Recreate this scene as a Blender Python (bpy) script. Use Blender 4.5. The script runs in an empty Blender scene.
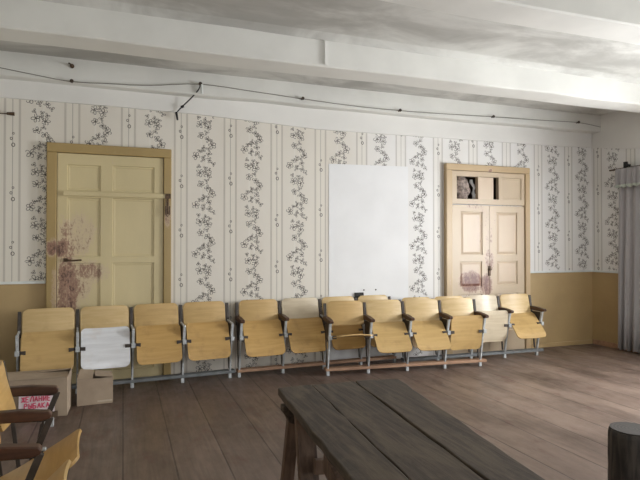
import bpy, bmesh, math, random
from mathutils import Vector, Matrix
random.seed(7)
C = bpy.context.scene.collection
R = math.radians

# ------------------------------------------------------------------ materials
def newmat(name):
    m = bpy.data.materials.new(name); m.use_nodes = True
    nt = m.node_tree; b = nt.nodes['Principled BSDF']
    return m, nt, b
def nd(nt, t, **kw):
    n = nt.nodes.new(t)
    for k, v in kw.items():
        if k.startswith('i_'): n.inputs[k[2:].replace('_', ' ')].default_value = v
        else: setattr(n, k, v)
    return n
def val(nt, v):
    n = nt.nodes.new('ShaderNodeValue'); n.outputs[0].default_value = v; return n.outputs[0]
def mth(nt, op, a, b=None, c=None):
    n = nt.nodes.new('ShaderNodeMath'); n.operation = op
    for i, x in enumerate((a, b, c)):
        if x is None: continue
        if isinstance(x, (int, float)): n.inputs[i].default_value = x
        else: nt.links.new(x, n.inputs[i])
    return n.outputs[0]
def mixc(nt, fac, a, b):
    n = nt.nodes.new('ShaderNodeMix'); n.data_type = 'RGBA'
    if isinstance(fac, (int, float)): n.inputs[0].default_value = fac
    else: nt.links.new(fac, n.inputs[0])
    for i, x in ((6, a), (7, b)):
        if isinstance(x, tuple): n.inputs[i].default_value = (*x, 1) if len(x) == 3 else x
        else: nt.links.new(x, n.inputs[i])
    return n.outputs[2]
def sm(nt, x, lo, hi):
    n = nt.nodes.new('ShaderNodeMapRange'); n.interpolation_type = 'SMOOTHSTEP'
    nt.links.new(x, n.inputs[0]); n.inputs[1].default_value = lo; n.inputs[2].default_value = hi
    return n.outputs[0]
def coords(nt, scale=(1, 1, 1), obj=True, rot=(0, 0, 0)):
    t = nt.nodes.new('ShaderNodeTexCoord') if obj else nt.nodes.new('ShaderNodeNewGeometry')
    mp = nt.nodes.new('ShaderNodeMapping'); mp.inputs['Scale'].default_value = scale; mp.inputs['Rotation'].default_value = rot
    nt.links.new(t.outputs['Object'] if obj else t.outputs['Position'], mp.inputs['Vector'])
    return mp.outputs[0]
def noise(nt, vec, scale, detail=4, rough=.55, dist=0):
    n = nd(nt, 'ShaderNodeTexNoise'); n.inputs['Scale'].default_value = scale; n.inputs['Detail'].default_value = detail
    n.inputs['Roughness'].default_value = rough; n.inputs['Distortion'].default_value = dist
    nt.links.new(vec, n.inputs['Vector']); return n.outputs['Fac']
def bump(nt, b, h, strength=.3, dist=.01):
    n = nd(nt, 'ShaderNodeBump'); n.inputs['Strength'].default_value = strength; n.inputs['Distance'].default_value = dist
    nt.links.new(h, n.inputs['Height']); nt.links.new(n.outputs[0], b.inputs['Normal'])
def xyz(nt):
    g = nt.nodes.new('ShaderNodeNewGeometry'); s = nt.nodes.new('ShaderNodeSeparateXYZ')
    nt.links.new(g.outputs['Position'], s.inputs[0]); return s.outputs[0], s.outputs[1], s.outputs[2], g.outputs['Position']
def srgb(*c):
    return tuple(((x/255)/12.92 if x/255 <= .04045 else ((x/255+.055)/1.055)**2.4) for x in c)

def simple(name, col, rough=.6, var=.12, scale=6, metallic=0, bmp=0, stretch=(1, 1, 1)):
    m, nt, b = newmat(name)
    v = coords(nt, stretch)
    f = noise(nt, v, scale)
    dark = tuple(x*(1-var*1.6) for x in col); lite = tuple(min(1, x*(1+var)) for x in col)
    nt.links.new(mixc(nt, sm(nt, f, .3, .7), dark, lite), b.inputs['Base Color'])
    b.inputs['Roughness'].default_value = rough; b.inputs['Metallic'].default_value = metallic
    if bmp: bump(nt, b, f, bmp)
    return m

def wood(name, col, col2, rough=.35, axis=0, scale=1.0, dirt=None, dirtamt=.3, bmp=.05, coat=0):
    m, nt, b = newmat(name)
    st = [14, 14, 14]; st[axis] = 1.1
    v = coords(nt, tuple(s*scale for s in st))
    f = noise(nt, v, 2.2, 6, .6, .4)
    c = mixc(nt, sm(nt, f, .3, .72), col, col2)
    if dirt:
        g = noise(nt, coords(nt), 5.5, 5, .6)
        c = mixc(nt, mth(nt, 'MULTIPLY', sm(nt, g, .5, .75), dirtamt), c, dirt)
    nt.links.new(c, b.inputs['Base Color'])
    b.inputs['Roughness'].default_value = rough
    if coat: b.inputs['Coat Weight'].default_value = coat; b.inputs['Coat Roughness'].default_value = .15
    bump(nt, b, f, bmp, .004)
    return m

M = {}
M['white'] = simple('whitewash', srgb(226, 226, 221), .85, .05, 1.3, bmp=.15)
m, nt, b = newmat('ceiling_whitewash_painted_light')
f1 = noise(nt, coords(nt, (.55, 1.0, 1), False, (0, 0, R(28))), 1.6, 5, .6, .6); f2 = noise(nt, coords(nt, (1, 1, 1), False), 4, 5, .6)  # broad diagonal noise paints light streaks and shade into the colour; fine noise mottles
c = mixc(nt, sm(nt, f1, .36, .66), srgb(176, 175, 170), srgb(218, 218, 213)); c = mixc(nt, mth(nt, 'MULTIPLY', sm(nt, f2, .5, .8), .3), c, srgb(150, 148, 142))
nt.links.new(c, b.inputs['Base Color']); b.inputs['Roughness'].default_value = .9; bump(nt, b, f2, .25, .01); M['ceil'] = m
M['strip'] = simple('paper_strip', srgb(234, 233, 229), .75, .03, 1.1, bmp=.2)
M['rail_white'] = simple('dado_rail_paint', srgb(226, 230, 228), .5, .05, 8)
M['ply'] = wood('honey_plywood', srgb(190, 157, 100), srgb(202, 169, 113), .44, 0, 1, srgb(140, 108, 62), .35, .01, .06)
M['ply_b'] = wood('honey_plywood_pale', srgb(203, 174, 121), srgb(214, 187, 138), .44, 0, 1, srgb(160, 128, 80), .3, .01, .06)  # paler copy for backs; its step to the seats stands in for seat shadow
M['ply_c'] = wood('honey_plywood_shaded', srgb(184, 146, 84), srgb(198, 160, 98), .46, 0, 1, srgb(124, 92, 50), .4, .01, .06)  # shaded copy: seat shade and the unlit near row put into the colour
M['ply_w'] = wood('pale_grey_plywood', srgb(204, 188, 160), srgb(216, 202, 176), .45, 0, 1, srgb(170, 150, 118), .3, .03, .2)  # whitish grey tone for single seats and backs
M['ply_white'] = wood('glare_white_plywood', srgb(218, 220, 224), srgb(232, 234, 238), .3, 0, 1, srgb(190, 160, 130), .2, .03, .4)  # white window glare on one seat put into its colour
M['arm'] = wood('armrest_brown', srgb(58, 36, 26), srgb(86, 56, 40), .4, 1, 1, srgb(30, 20, 16), .4)
M['metal'] = simple('painted_steel', srgb(190, 194, 196), .45, .12, 20)
M['metal_dark'] = simple('dark_steel', srgb(66, 58, 52), .55, .2, 20)
M['rail_grey'] = simple('grey_rail_paint', srgb(112, 116, 118), .6, .15, 10)
M['rail_wood'] = wood('brown_rail_wood', srgb(158, 122, 98), srgb(184, 148, 120), .6, 0, 1, srgb(80, 60, 46), .4)
M['card'] = simple('cardboard', srgb(172, 154, 134), .85, .08, 5)
M['card_dark'] = simple('cardboard_inside', srgb(96, 78, 62), .9, .1, 5)
M['tape'] = simple('packing_tape', srgb(196, 184, 164), .4, .05, 8)
M['paper'] = simple('white_paper', srgb(240, 241, 242), .8, .02, 2)
M['sign_white'] = simple('sign_paper', srgb(235, 222, 226), .8, .03, 9)
M['sign_red'] = simple('sign_red_ink', srgb(216, 84, 116), .7, .1, 9)
M['black'] = simple('black_plastic', srgb(22, 22, 22), .4, .1, 10)
M['cable'] = simple('cable_grey', srgb(134, 130, 122), .6, .1, 20)
M['ceramic'] = simple('insulator_ceramic', srgb(70, 60, 52), .3, .1, 20)
M['rag'] = simple('rag_cloth', srgb(156, 142, 134), .95, .35, 22, bmp=.6)
M['cavity'] = simple('dark_board_void', srgb(70, 58, 46), .9, .2, 4)
M['iron'] = simple('rusty_iron', srgb(96, 76, 58), .6, .3, 30, metallic=.3)
M['outer'] = simple('rear_plaster', srgb(204, 200, 190), .9, .05, 2)
M['window_frame'] = simple('window_paint', srgb(225, 225, 222), .5, .05, 6)

# table wood: weathered dark boards
m, nt, b = newmat('weathered_table_boards')
f1 = noise(nt, coords(nt, (16, 1.0, 16)), 2.2, 7, .65, .6); f2 = noise(nt, coords(nt, (2.2, .8, 1)), 3.0, 6, .65, .5)
c = mixc(nt, sm(nt, f1, .3, .75), srgb(50, 41, 33), srgb(88, 75, 62))
c = mixc(nt, mth(nt, 'MULTIPLY', sm(nt, f2, .46, .62), .5), c, srgb(102, 89, 71))
nt.links.new(c, b.inputs['Base Color']); b.inputs['Roughness'].default_value = .75; bump(nt, b, f1, .35, .006); M['table'] = m
M['table_leg'] = wood('brown_trestle_wood', srgb(78, 60, 48), srgb(118, 94, 76), .6, 2, 1, srgb(52, 42, 34), .4)
m, nt, b = newmat('dark_log_bark')
f1 = noise(nt, coords(nt, (9, 9, 1.2)), 3, 7, .6, .5)
nt.links.new(mixc(nt, sm(nt, f1, .3, .7), srgb(34, 30, 27), srgb(76, 68, 60)), b.inputs['Base Color'])
b.inputs['Roughness'].default_value = .7; bump(nt, b, f1, .5, .01); M['log'] = m
m, nt, b = newmat('log_end_grain')
tc = nt.nodes.new('ShaderNodeTexCoord'); w = nd(nt, 'ShaderNodeTexWave', wave_type='RINGS', rings_direction='Z')
w.inputs['Scale'].default_value = 18; w.inputs['Distortion'].default_value = 3
nt.links.new(tc.outputs['Object'], w.inputs['Vector'])
nt.links.new(mixc(nt, w.outputs['Fac'], srgb(54, 48, 44), srgb(78, 71, 65)), b.inputs['Base Color']); b.inputs['Roughness'].default_value = .7; M['log_end'] = m

# floor boards (run along y)
m, nt, b = newmat('worn_painted_floorboards')
X, Y, Z, P = xyz(nt)
PW = .34
q = mth(nt, 'DIVIDE', mth(nt, 'ADD', X, 34.0), PW)
cell = mth(nt, 'FLOOR', q); fr = mth(nt, 'FRACT', q)
edge = mth(nt, 'MINIMUM', fr, mth(nt, 'SUBTRACT', 1.0, fr))
gap = mth(nt, 'SUBTRACT', 1.0, sm(nt, edge, .008, .024))
wn = nd(nt, 'ShaderNodeTexWhiteNoise', noise_dimensions='1D'); nt.links.new(cell, wn.inputs['W'])
grain = noise(nt, coords(nt, (11, .8, 1), False), 2.4, 7, .65, .5)
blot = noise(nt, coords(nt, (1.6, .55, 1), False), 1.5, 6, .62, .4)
blot2 = noise(nt, coords(nt, (1.4, .8, 1), False), 3.6, 6, .65, .3)
c = mixc(nt, sm(nt, grain, .28, .75), srgb(76, 62, 54), srgb(110, 93, 83))
pale_mix = mth(nt, 'ADD', .22, mth(nt, 'MULTIPLY', sm(nt, X, 1.2, 4.2), .5))  # pale blot tone gets stronger toward the right wall
c = mixc(nt, mth(nt, 'MULTIPLY', sm(nt, blot, .28, .68), pale_mix), c, srgb(156, 136, 123))
c = mixc(nt, mth(nt, 'MULTIPLY', sm(nt, blot2, .55, .7), .5), c, srgb(104, 66, 56))
c = mixc(nt, mth(nt, 'MULTIPLY', wn.outputs['Value'], .25), c, srgb(76, 60, 52))
c = mixc(nt, mth(nt, 'MULTIPLY', gap, .6), c, srgb(34, 26, 22))
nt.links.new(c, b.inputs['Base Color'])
rr = mth(nt, 'ADD', .34, mth(nt, 'MULTIPLY', sm(nt, blot2, .3, .7), .22)); nt.links.new(rr, b.inputs['Roughness'])
hh = mth(nt, 'SUBTRACT', mth(nt, 'MULTIPLY', grain, .35), gap); bump(nt, b, hh, .35, .006)
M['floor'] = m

# wallpaper: s = running coordinate along the walls
S0, SP = -.834, .572
def wallpaper(name, along_y):
    m, nt, b = newmat(name)
    X, Y, Z, P = xyz(nt)
    s = mth(nt, 'SUBTRACT', 13.2, Y) if along_y else X
    u = mth(nt, 'MULTIPLY', mth(nt, 'FRACT', mth(nt, 'DIVIDE', mth(nt, 'SUBTRACT', s, S0-SP*20), SP)), SP)   # 0..SP from flower axis
    def band(c, w): return mth(nt, 'SUBTRACT', 1.0, sm(nt, mth(nt, 'ABSOLUTE', mth(nt, 'SUBTRACT', u, c)), w*.6, w))
    base = mixc(nt, sm(nt, s, 2.3, 3.5), srgb(230, 225, 215), srgb(237, 236, 234))
    bl = noise(nt, coords(nt, (1, 1, .6), False), 1.1, 4)
    base = mixc(nt, mth(nt, 'MULTIPLY', sm(nt, bl, .45, .75), .15), base, srgb(206, 192, 170))
    lt = mth(nt, 'MULTIPLY', sm(nt, u, .245, .26), mth(nt, 'SUBTRACT', 1.0, sm(nt, u, .365, .375)))
    base = mixc(nt, mth(nt, 'MULTIPLY', lt, .3), base, srgb(232, 228, 216))
    st = mth(nt, 'MAXIMUM', band(.24, .013), band(.378, .013))
    base = mixc(nt, mth(nt, 'MULTIPLY', st, .45), base, srgb(158, 150, 140))
    base = mixc(nt, mth(nt, 'MULTIPLY', band(.312, .005), .55), base, srgb(134, 128, 120))
    st2 = mth(nt, 'MAXIMUM', band(.03, .012), band(.54, .012))
    base = mixc(nt, mth(nt, 'MULTIPLY', st2, .3), base, srgb(240, 238, 232))
    nt.links.new(base, b.inputs['Base Color']); b.inputs['Roughness'].default_value = .7
    return m
M['wp_back'] = wallpaper('striped_floral_wallpaper', False)
M['wp_right'] = wallpaper('striped_floral_wallpaper_side', True)
M['ink'] = simple('wallpaper_flower_print', srgb(102, 97, 92), .75, .1, 20)
M['dado'] = simple('mustard_dado_paint', srgb(182, 157, 114), .45, .06, 1.6, bmp=.05)

def door_mat(name, col, blobs, dark):
    """painted door with peeled reddish patches; blobs = (x, z, rx, rz, strength)"""
    m, nt, b = newmat(name)
    X, Y, Z, P = xyz(nt)
    n1 = noise(nt, coords(nt, (1, 1, .4), False), 16, 8, .8, .4)
    n2 = noise(nt, coords(nt, (1, 1, .7), False), 46, 6, .8)
    n3 = noise(nt, coords(nt, (1, 1, .4), False), 1.7, 4)
    acc = None
    for (bx, bz, rx, rz, s) in blobs:
        dx = mth(nt, 'DIVIDE', mth(nt, 'SUBTRACT', X, bx), rx); dz = mth(nt, 'DIVIDE', mth(nt, 'SUBTRACT', Z, bz), rz)
        d = mth(nt, 'SQRT', mth(nt, 'ADD', mth(nt, 'MULTIPLY', dx, dx), mth(nt, 'MULTIPLY', dz, dz)))
        k = mth(nt, 'MULTIPLY', mth(nt, 'SUBTRACT', 1.0, sm(nt, d, .35, 1.15)), s)
        acc = k if acc is None else mth(nt, 'MAXIMUM', acc, k)
    t = mth(nt, 'ADD', acc, mth(nt, 'MULTIPLY', mth(nt, 'SUBTRACT', n1, .5), 1.7))
    t = mth(nt, 'ADD', t, mth(nt, 'MULTIPLY', mth(nt, 'SUBTRACT', n2, .5), 1.3))
    c = mixc(nt, sm(nt, n3, .3, .7), tuple(x*.93 for x in col), tuple(min(1, x*1.05) for x in col))
    c = mixc(nt, mth(nt, 'MULTIPLY', sm(nt, t, .2, .5), .45), c, srgb(206, 184, 166))
    c = mixc(nt, mth(nt, 'MULTIPLY', sm(nt, t, .52, .78), .8), c, srgb(140, 99, 86))
    c = mixc(nt, mth(nt, 'MULTIPLY', sm(nt, t, .88, 1.05), .8), c, dark)
    nt.links.new(c, b.inputs['Base Color']); b.inputs['Roughness'].default_value = .38
    bump(nt, b, t, .12, .004)
    return m
M['door1'] = door_mat('yellowed_door_paint', srgb(212, 197, 154), [(-.57, 1.5, .13, .42, .66), (-.56, 1.02, .17, .55, .85), (-.36, 1.22, .27, .16, .7), (-.62, 1.47, .10, .14, .95), (-.43, 1.62, .22, .34, .5), (-.48, 1.1, .22, .3, .6)], srgb(70, 46, 42))
M['door1_frame'] = door_mat('ochre_frame_paint', srgb(172, 148, 98), [(-.71, 1.48, .08, .12, .9), (-.68, 1.0, .05, .4, .5), (.47, 1.86, .05, .2, .6)], srgb(84, 62, 48))
M['door2'] = door_mat('cream_door_paint', srgb(200, 181, 154), [(4.55, 1.0, .28, .22, .95), (4.8, .95, .16, .22, .95), (4.86, 1.3, .12, .26, .7), (4.8, 1.85, .34, .3, .42), (4.62, 2.06, .3, .07, .5), (4.85, 1.6, .1, .3, .5)], srgb(104, 62, 54))
M['door2_frame'] = door_mat('cream_frame_paint', srgb(196, 171, 134), [(4.86, 2.56, .05, .05, .8), (4.2, 1.0, .02, .3, .3)], srgb(110, 70, 58))
M['door2_pan'] = door_mat('pale_panel_paint', srgb(208, 188, 164), [(4.55, .98, .3, .24, 1.05), (4.7, 1.7, .1, .4, .42)], srgb(104, 62, 54))

# curtain cloth: slightly translucent
m, nt, b = newmat('grey_lilac_curtain_cloth')
f = noise(nt, coords(nt, (3, 3, .5)), 5, 4)
nt.links.new(mixc(nt, f, srgb(176, 174, 176), srgb(200, 198, 200)), b.inputs['Base Color']); b.inputs['Roughness'].default_value = .9
tr = nd(nt, 'ShaderNodeBsdfTranslucent'); tr.inputs['Color'].default_value = (*srgb(186, 184, 190), 1)
mx = nd(nt, 'ShaderNodeMixShader'); mx.inputs[0].default_value = .18
out = nt.nodes['Material Output']
nt.links.new(b.outputs[0], mx.inputs[1]); nt.links.new(tr.outputs[0], mx.inputs[2]); nt.links.new(mx.outputs[0], out.inputs['Surface']); M['curtain'] = m
M['hem'] = simple('curtain_lace_hem', srgb(206, 214, 204), .9, .1, 30)
m, nt, b = newmat('window_glass')
tp = nd(nt, 'ShaderNodeBsdfTransparent'); gl = nd(nt, 'ShaderNodeBsdfGlossy'); gl.inputs['Roughness'].default_value = .05
mx = nd(nt, 'ShaderNodeMixShader'); mx.inputs[0].default_value = .06
nt.links.new(tp.outputs[0], mx.inputs[1]); nt.links.new(gl.outputs[0], mx.inputs[2]); nt.links.new(mx.outputs[0], nt.nodes['Material Output'].inputs['Surface']); M['glass'] = m

# ------------------------------------------------------------------ mesh helpers
def link(name, bm, mats, parent=None, smooth=False, kind=None, bevel=0):
    me = bpy.data.meshes.new(name); bmesh.ops.recalc_face_normals(bm, faces=bm.faces)
    if smooth:
        for f in bm.faces: f.smooth = True
    bm.to_mesh(me); bm.free()
    if not isinstance(mats, (list, tuple)): mats = [mats]
    for mm in mats: me.materials.append(mm)
    o = bpy.data.objects.new(name, me); C.objects.link(o)
    if parent: o.parent = parent
    if kind: o['kind'] = kind
    if bevel:
        mod = o.modifiers.new('Bevel', 'BEVEL'); mod.width = bevel; mod.segments = 2; mod.limit_method = 'ANGLE'
    return o
def empty(name, loc, rz=0):
    o = bpy.data.objects.new(name, None); C.objects.link(o); o.location = loc; o.rotation_euler = (0, 0, rz); o.empty_display_size = .1
    return o
def tag(o, label, cat, group=None):
    o['label'] = label; o['category'] = cat
    if group: o['group'] = group
    return o
def box(bm, x0, x1, y0, y1, z0, z1, mi=0):
    vs = [bm.verts.new((x, y, z)) for z in (z0, z1) for y in (y0, y1) for x in (x0, x1)]
    for f in ((0, 1, 3, 2), (4, 6, 7, 5), (0, 4, 5, 1), (2, 3, 7, 6), (0, 2, 6, 4), (1, 5, 7, 3)):
        bm.faces.new([vs[i] for i in f]).material_index = mi
    return vs
def beam(bm, a, b_, w, h, up=(0, 0, 1), mi=0):
    """rectangular bar from a to b: w across, h along 'up'"""
    a, b_ = Vector(a), Vector(b_); d = (b_-a).normalized(); upv = Vector(up)
    sx = d.cross(upv).normalized(); uz = sx.cross(d).normalized()
    vs = []
    for p in (a, b_):
        for s, t in ((-1, -1), (1, -1), (1, 1), (-1, 1)):
            vs.append(bm.verts.new(p+sx*s*w/2+uz*t*h/2))
    for f in ((3, 2, 1, 0), (4, 5, 6, 7), (0, 1, 5, 4), (1, 2, 6, 5), (2, 3, 7, 6), (3, 0, 4, 7)):
        bm.faces.new([vs[i] for i in f]).material_index = mi
def tube(bm, pts, r, n=8, mi=0, cap=True):
    pts = [Vector(p) for p in pts]; rings = []
    for i, p in enumerate(pts):
        d = (pts[min(i+1, len(pts)-1)]-pts[max(i-1, 0)]).normalized()
        ref = Vector((0, 0, 1)) if abs(d.z) < .9 else Vector((1, 0, 0))
        u = d.cross(ref).normalized(); v = u.cross(d)
        rr = r[i] if isinstance(r, (list, tuple)) else r
        rings.append([bm.verts.new(p+(u*math.cos(2*math.pi*k/n)+v*math.sin(2*math.pi*k/n))*rr) for k in range(n)])
    for a, b_ in zip(rings, rings[1:]):
        for k in range(n): bm.faces.new((a[k], a[(k+1) % n], b_[(k+1) % n], b_[k])).material_index = mi
    if cap:
        bm.faces.new(rings[0]).material_index = mi; bm.faces.new(rings[-1][::-1]).material_index = mi
def quad(bm, pts, mi=0):
    f = bm.faces.new([bm.verts.new(p) for p in pts]); f.material_index = mi; return f
def poly_prism(bm, pts, off, mi=0):
    a = [bm.verts.new(p) for p in pts]; b_ = [bm.verts.new(Vector(p)+Vector(off)) for p in pts]
    bm.faces.new(a).material_index = mi; bm.faces.new(b_[::-1]).material_index = mi
    for i in range(len(pts)):
        j = (i+1) % len(pts); bm.faces.new((a[i], b_[i], b_[j], a[j])).material_index = mi

# ------------------------------------------------------------------ room shell
D, XL, XR, YR, ZC = 6.4, -1.35, 6.8, -3.0, 3.48
DADO = 1.115
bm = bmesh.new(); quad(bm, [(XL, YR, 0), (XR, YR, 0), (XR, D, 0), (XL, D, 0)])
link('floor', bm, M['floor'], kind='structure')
bm = bmesh.new(); quad(bm, [(XL, YR, ZC), (XL, D, ZC), (XR, D, ZC), (XR, YR, ZC)])
link('ceiling', bm, M['ceil'], kind='structure')

FLOW = [(-.092, 0, .046), (-.014, -.043, .028), (-.01, .068, .03), (.06, .034, .034), (.066, -.043, .034), (.11, -.085, .03),
        (.017, -.137, .024), (-.043, -.197, .046), (.048, -.222, .044), (-.034, -.325, .04), (.042, -.368, .037), (.094, -.436, .044), (.0, -.47, .028), (.03, -.29, .03), (.0, -.01, .026), (.012, -.18, .028), (-.06, -.12, .022), (.066, -.16, .026), (.08, -.39, .028), (.05, .09, .026), (-.05, .06, .024)]
def ink_flower(bm, put, s, z, r, rnd, clip):
    n_ = 5 if r > .04 else 4 if r > .032 else 3
    a0 = rnd.uniform(0, 6.28)
    for k in range(n_):
        a = a0+k*2*math.pi/n_+rnd.uniform(-.25, .25); d = r*rnd.uniform(.5, .68); cx, cz = s+math.cos(a)*d, z+math.sin(a)*d
        N = 8; la, lb = max(.014, r*rnd.uniform(.42, .54)), max(.011, r*rnd.uniform(.30, .42)); th = .0058; gap_ = rnd.randrange(N)
        ca, sa = math.cos(a), math.sin(a)
        def at(q, sc_):
            t = 2*math.pi*q/N; lx, lz = math.cos(t)*(la-sc_), math.sin(t)*(lb-sc_)
            return (cx+lx*ca-lz*sa, cz+lx*sa+lz*ca)
        for q in range(N):
            if q == gap_: continue
            P4 = [at(q, 0), at(q+1, 0), at(q+1, th), at(q, th)]
            if all(clip(*w_) for w_ in P4): quad(bm, [put(*w_) for w_ in P4], 2)
    N = 6; c0 = [(s+math.cos(2*math.pi*q/N)*r*.2, z+math.sin(2*math.pi*q/N)*r*.2) for q in range(N)]
    if all(clip(*w_) for w_ in c0): quad(bm, [put(*w_) for w_ in c0], 2)
def ink_oval(bm, put, s, z, rx, rz, clip, w=.006):
    N = 10
    for q in range(N):
        t, t2 = 2*math.pi*q/N, 2*math.pi*(q+1)/N
        P4 = [(s+math.cos(t)*rx, z+math.sin(t)*rz), (s+math.cos(t2)*rx, z+math.sin(t2)*rz),
              (s+math.cos(t2)*(rx-w), z+math.sin(t2)*(rz-w)), (s+math.cos(t)*(rx-w), z+math.sin(t)*(rz-w))]
        if all(clip(*p) for p in P4): quad(bm, [put(*p) for p in P4], 2)
def wall_print(bm, put, cols, zlo, zhi, clip):
    rnd = random.Random(3)
    ph = {0: 1.912, 1: 2.05, 2: 1.95, 3: 1.98, 4: 2.09, 5: 1.93, 6: 2.03, 7: 1.96, 8: 2.07, 9: 1.93, 10: 2.0, 11: 2.06, 12: 1.82, 13: 1.985, 14: 1.86}
    for i in cols:
        sx = S0+SP*i; z = ph.get(i, 1.95)
        for k in range(-4, 4):
            for dx, dz, r in FLOW: ink_flower(bm, put, sx+dx, z+k*.57+dz, r*1.02, rnd, clip)
        bz = {0: 1.42, 1: 1.7, 2: 1.62, 3: 1.673, 4: 1.758, 5: 1.892, 6: 1.7, 7: 1.85, 8: 1.63, 9: 1.77, 10: 1.9}.get(i, 1.6+.13*(i % 4)); bs = sx+.312
        for k in range(-4, 4):
            zz = bz+k*.57
            ink_oval(bm, put, bs+.006, zz, .019, .023, clip, .008); ink_oval(bm, put, bs-.012, zz+.065, .014, .017, clip, .007); ink_oval(bm, put, bs+.006, zz+.12, .012, .014, clip, .006)

def grid_wall(bm, axis, fixed, us, zs, mi_of, hole):
    for u0, u1 in zip(us, us[1:]):
        for z0, z1 in zip(zs, zs[1:]):
            um, zm = (u0+u1)/2, (z0+z1)/2
            if hole(um, zm): continue
            if axis == 'x': p = [(u0, fixed, z0), (u1, fixed, z0), (u1, fixed, z1), (u0, fixed, z1)]
            else: p = [(fixed, u0, z0), (fixed, u1, z0), (fixed, u1, z1), (fixed, u0, z1)]
            quad(bm, p, mi_of(um, zm))
# back wall, wallpapered, dado painted at both ends, opening behind the transom of door 2
bm = bmesh.new()
HT = (4.31, 5.03, 2.15, 2.48)
grid_wall(bm, 'x', D, [XL, -.72, HT[0], HT[1], 5.52, XR], [0, DADO, HT[2], HT[3], ZC],
          lambda u, z: 1 if z < DADO and (u < -.72 or u > 5.52) else 0, lambda u, z: HT[0] < u < HT[1] and HT[2] < z < HT[3])
inside = lambda lo, hi: (lambda s, z: not (lo < s < hi))
def clip_back(s, z):
    if not (XL < s < XR-.005 and .02 < z < 3.06): return False
    if z < DADO+.02 and (s < -.72 or s > 5.52): return False
    if -.74 < s < .48 and z < 2.58: return False
    if 4.17 < s < 5.54 and z < 2.62: return False
    if 2.46 < s < 3.57 and .0 < z < 2.53: return False
    return True
wall_print(bm, lambda s, z: (s, D-.001, z), range(-1, 15), 0, 3.1, clip_back)
link('wall_back', bm, [M['wp_back'], M['dado'], M['ink']], kind='structure')
# right wall with two window openings
W = [(2.5, 3.9), (.2, 1.6)]; WZ = (.85, 2.5)
bm = bmesh.new()
grid_wall(bm, 'y', XR, [YR, .2, 1.6, 2.5, 3.9, D], [0, WZ[0], DADO, WZ[1], 3.0, ZC], lambda u, z: 1 if z < DADO else (3 if z > 3 else 0),
          lambda u, z: any(a < u < c for a, c in W) and WZ[0] < z < WZ[1])
wall_print(bm, lambda s, z: (XR-.001, D-(s-XR), z), range(13, 18), 0, 3.1,
           lambda s, z: s > XR+.005 and DADO+.02 < z < 3.04 and s < 7.55)
link('wall_right', bm, [M['wp_right'], M['dado'], M['ink'], M['strip']], kind='structure')
bm = bmesh.new(); quad(bm, [(XL, YR, 0), (XL, D, 0), (XL, D, ZC), (XL, YR, ZC)]); link('wall_left', bm, M['outer'], kind='structure')
RW = [(.6, 2.0), (3.4, 4.8)]
bm = bmesh.new(); grid_wall(bm, 'x', YR, [XL, .6, 2.0, 3.4, 4.8, XR], [0, WZ[0], WZ[1], ZC], lambda u, z: 0, lambda u, z: any(a < u < c for a, c in RW) and WZ[0] < z < WZ[1])
link('wall_rear', bm, M['outer'], kind='structure')
# window frames with panes (beyond the frame's edge, they let the daylight in)
wi = 0
for side, spans in (('r', W), ('b', RW)):
    for a, c in spans:
        wi += 1
        def bx(bm, u0, u1, z0, z1, d0=-.02, d1=.12):
            if side == 'r': box(bm, XR+d0, XR+d1, u0, u1, z0, z1)
            else: box(bm, u0, u1, YR-d1, YR-d0, z0, z1)
        bm = bmesh.new()
        bx(bm, a, a+.06, *WZ); bx(bm, c-.06, c, *WZ); bx(bm, a+.06, c-.06, WZ[0], WZ[0]+.06); bx(bm, a+.06, c-.06, WZ[1]-.06, WZ[1])
        bx(bm, (a+c)/2-.03, (a+c)/2+.03, WZ[0]+.06, WZ[1]-.06, .02, .08); bx(bm, a+.06, c-.06, 2.0, 2.05, .02, .08)
        w_ = link('window_%d' % wi, bm, M['window_frame'], kind='structure')
        bm = bmesh.new()
        if side == 'r': quad(bm, [(XR+.05, a+.03, WZ[0]+.03), (XR+.05, c-.03, WZ[0]+.03), (XR+.05, c-.03, WZ[1]-.03), (XR+.05, a+.03, WZ[1]-.03)])
        else: quad(bm, [(a+.03, YR-.05, WZ[0]+.03), (c-.03, YR-.05, WZ[0]+.03), (c-.03, YR-.05, WZ[1]-.03), (a+.03, YR-.05, WZ[1]-.03)])
        link('pane', bm, M['glass'], w_)
# ceiling beams
def ceil_beam(y0, y1, zb):
    bm = bmesh.new(); n = 14; rnd = random.Random(int(y0*10))
    secs = []
    for i in range(n+1):
        x = XL+(XR-XL)*i/n; dz = rnd.uniform(-.008, .008); dy = rnd.uniform(-.006, .006)
        secs.append([bm.verts.new(p) for p in ((x, y0+dy, ZC), (x, y0+dy, zb+.012+dz), (x, y0+.015+dy, zb+dz), (x, y1-.015, zb+dz), (x, y1, zb+.012+dz), (x, y1, ZC))])
    for a, b_ in zip(secs, secs[1:]):
        for k in range(5): bm.faces.new((a[k], a[k+1], b_[k+1], b_[k]))
    return link('ceiling_beam', bm, M['white'], kind='structure')
ceil_beam(6.23, D, 3.225)
ceil_beam(4.74, 5.06, 3.19)
ceil_beam(3.05, 3.36, 3.19)
ceil_beam(1.35, 1.66, 3.19)
ceil_beam(-.35, -.04, 3.19)
# small quarter moulding along the top of the beam
bm = bmesh.new(); poly_prism(bm, [(XL, 4.74, ZC-.045), (XL, 4.70, ZC-.02), (XL, 4.66, ZC), (XL, 4.74, ZC)], (XR-XL, 0, 0)); link('trim_1', bm, M['ceil'], kind='structure')
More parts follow.
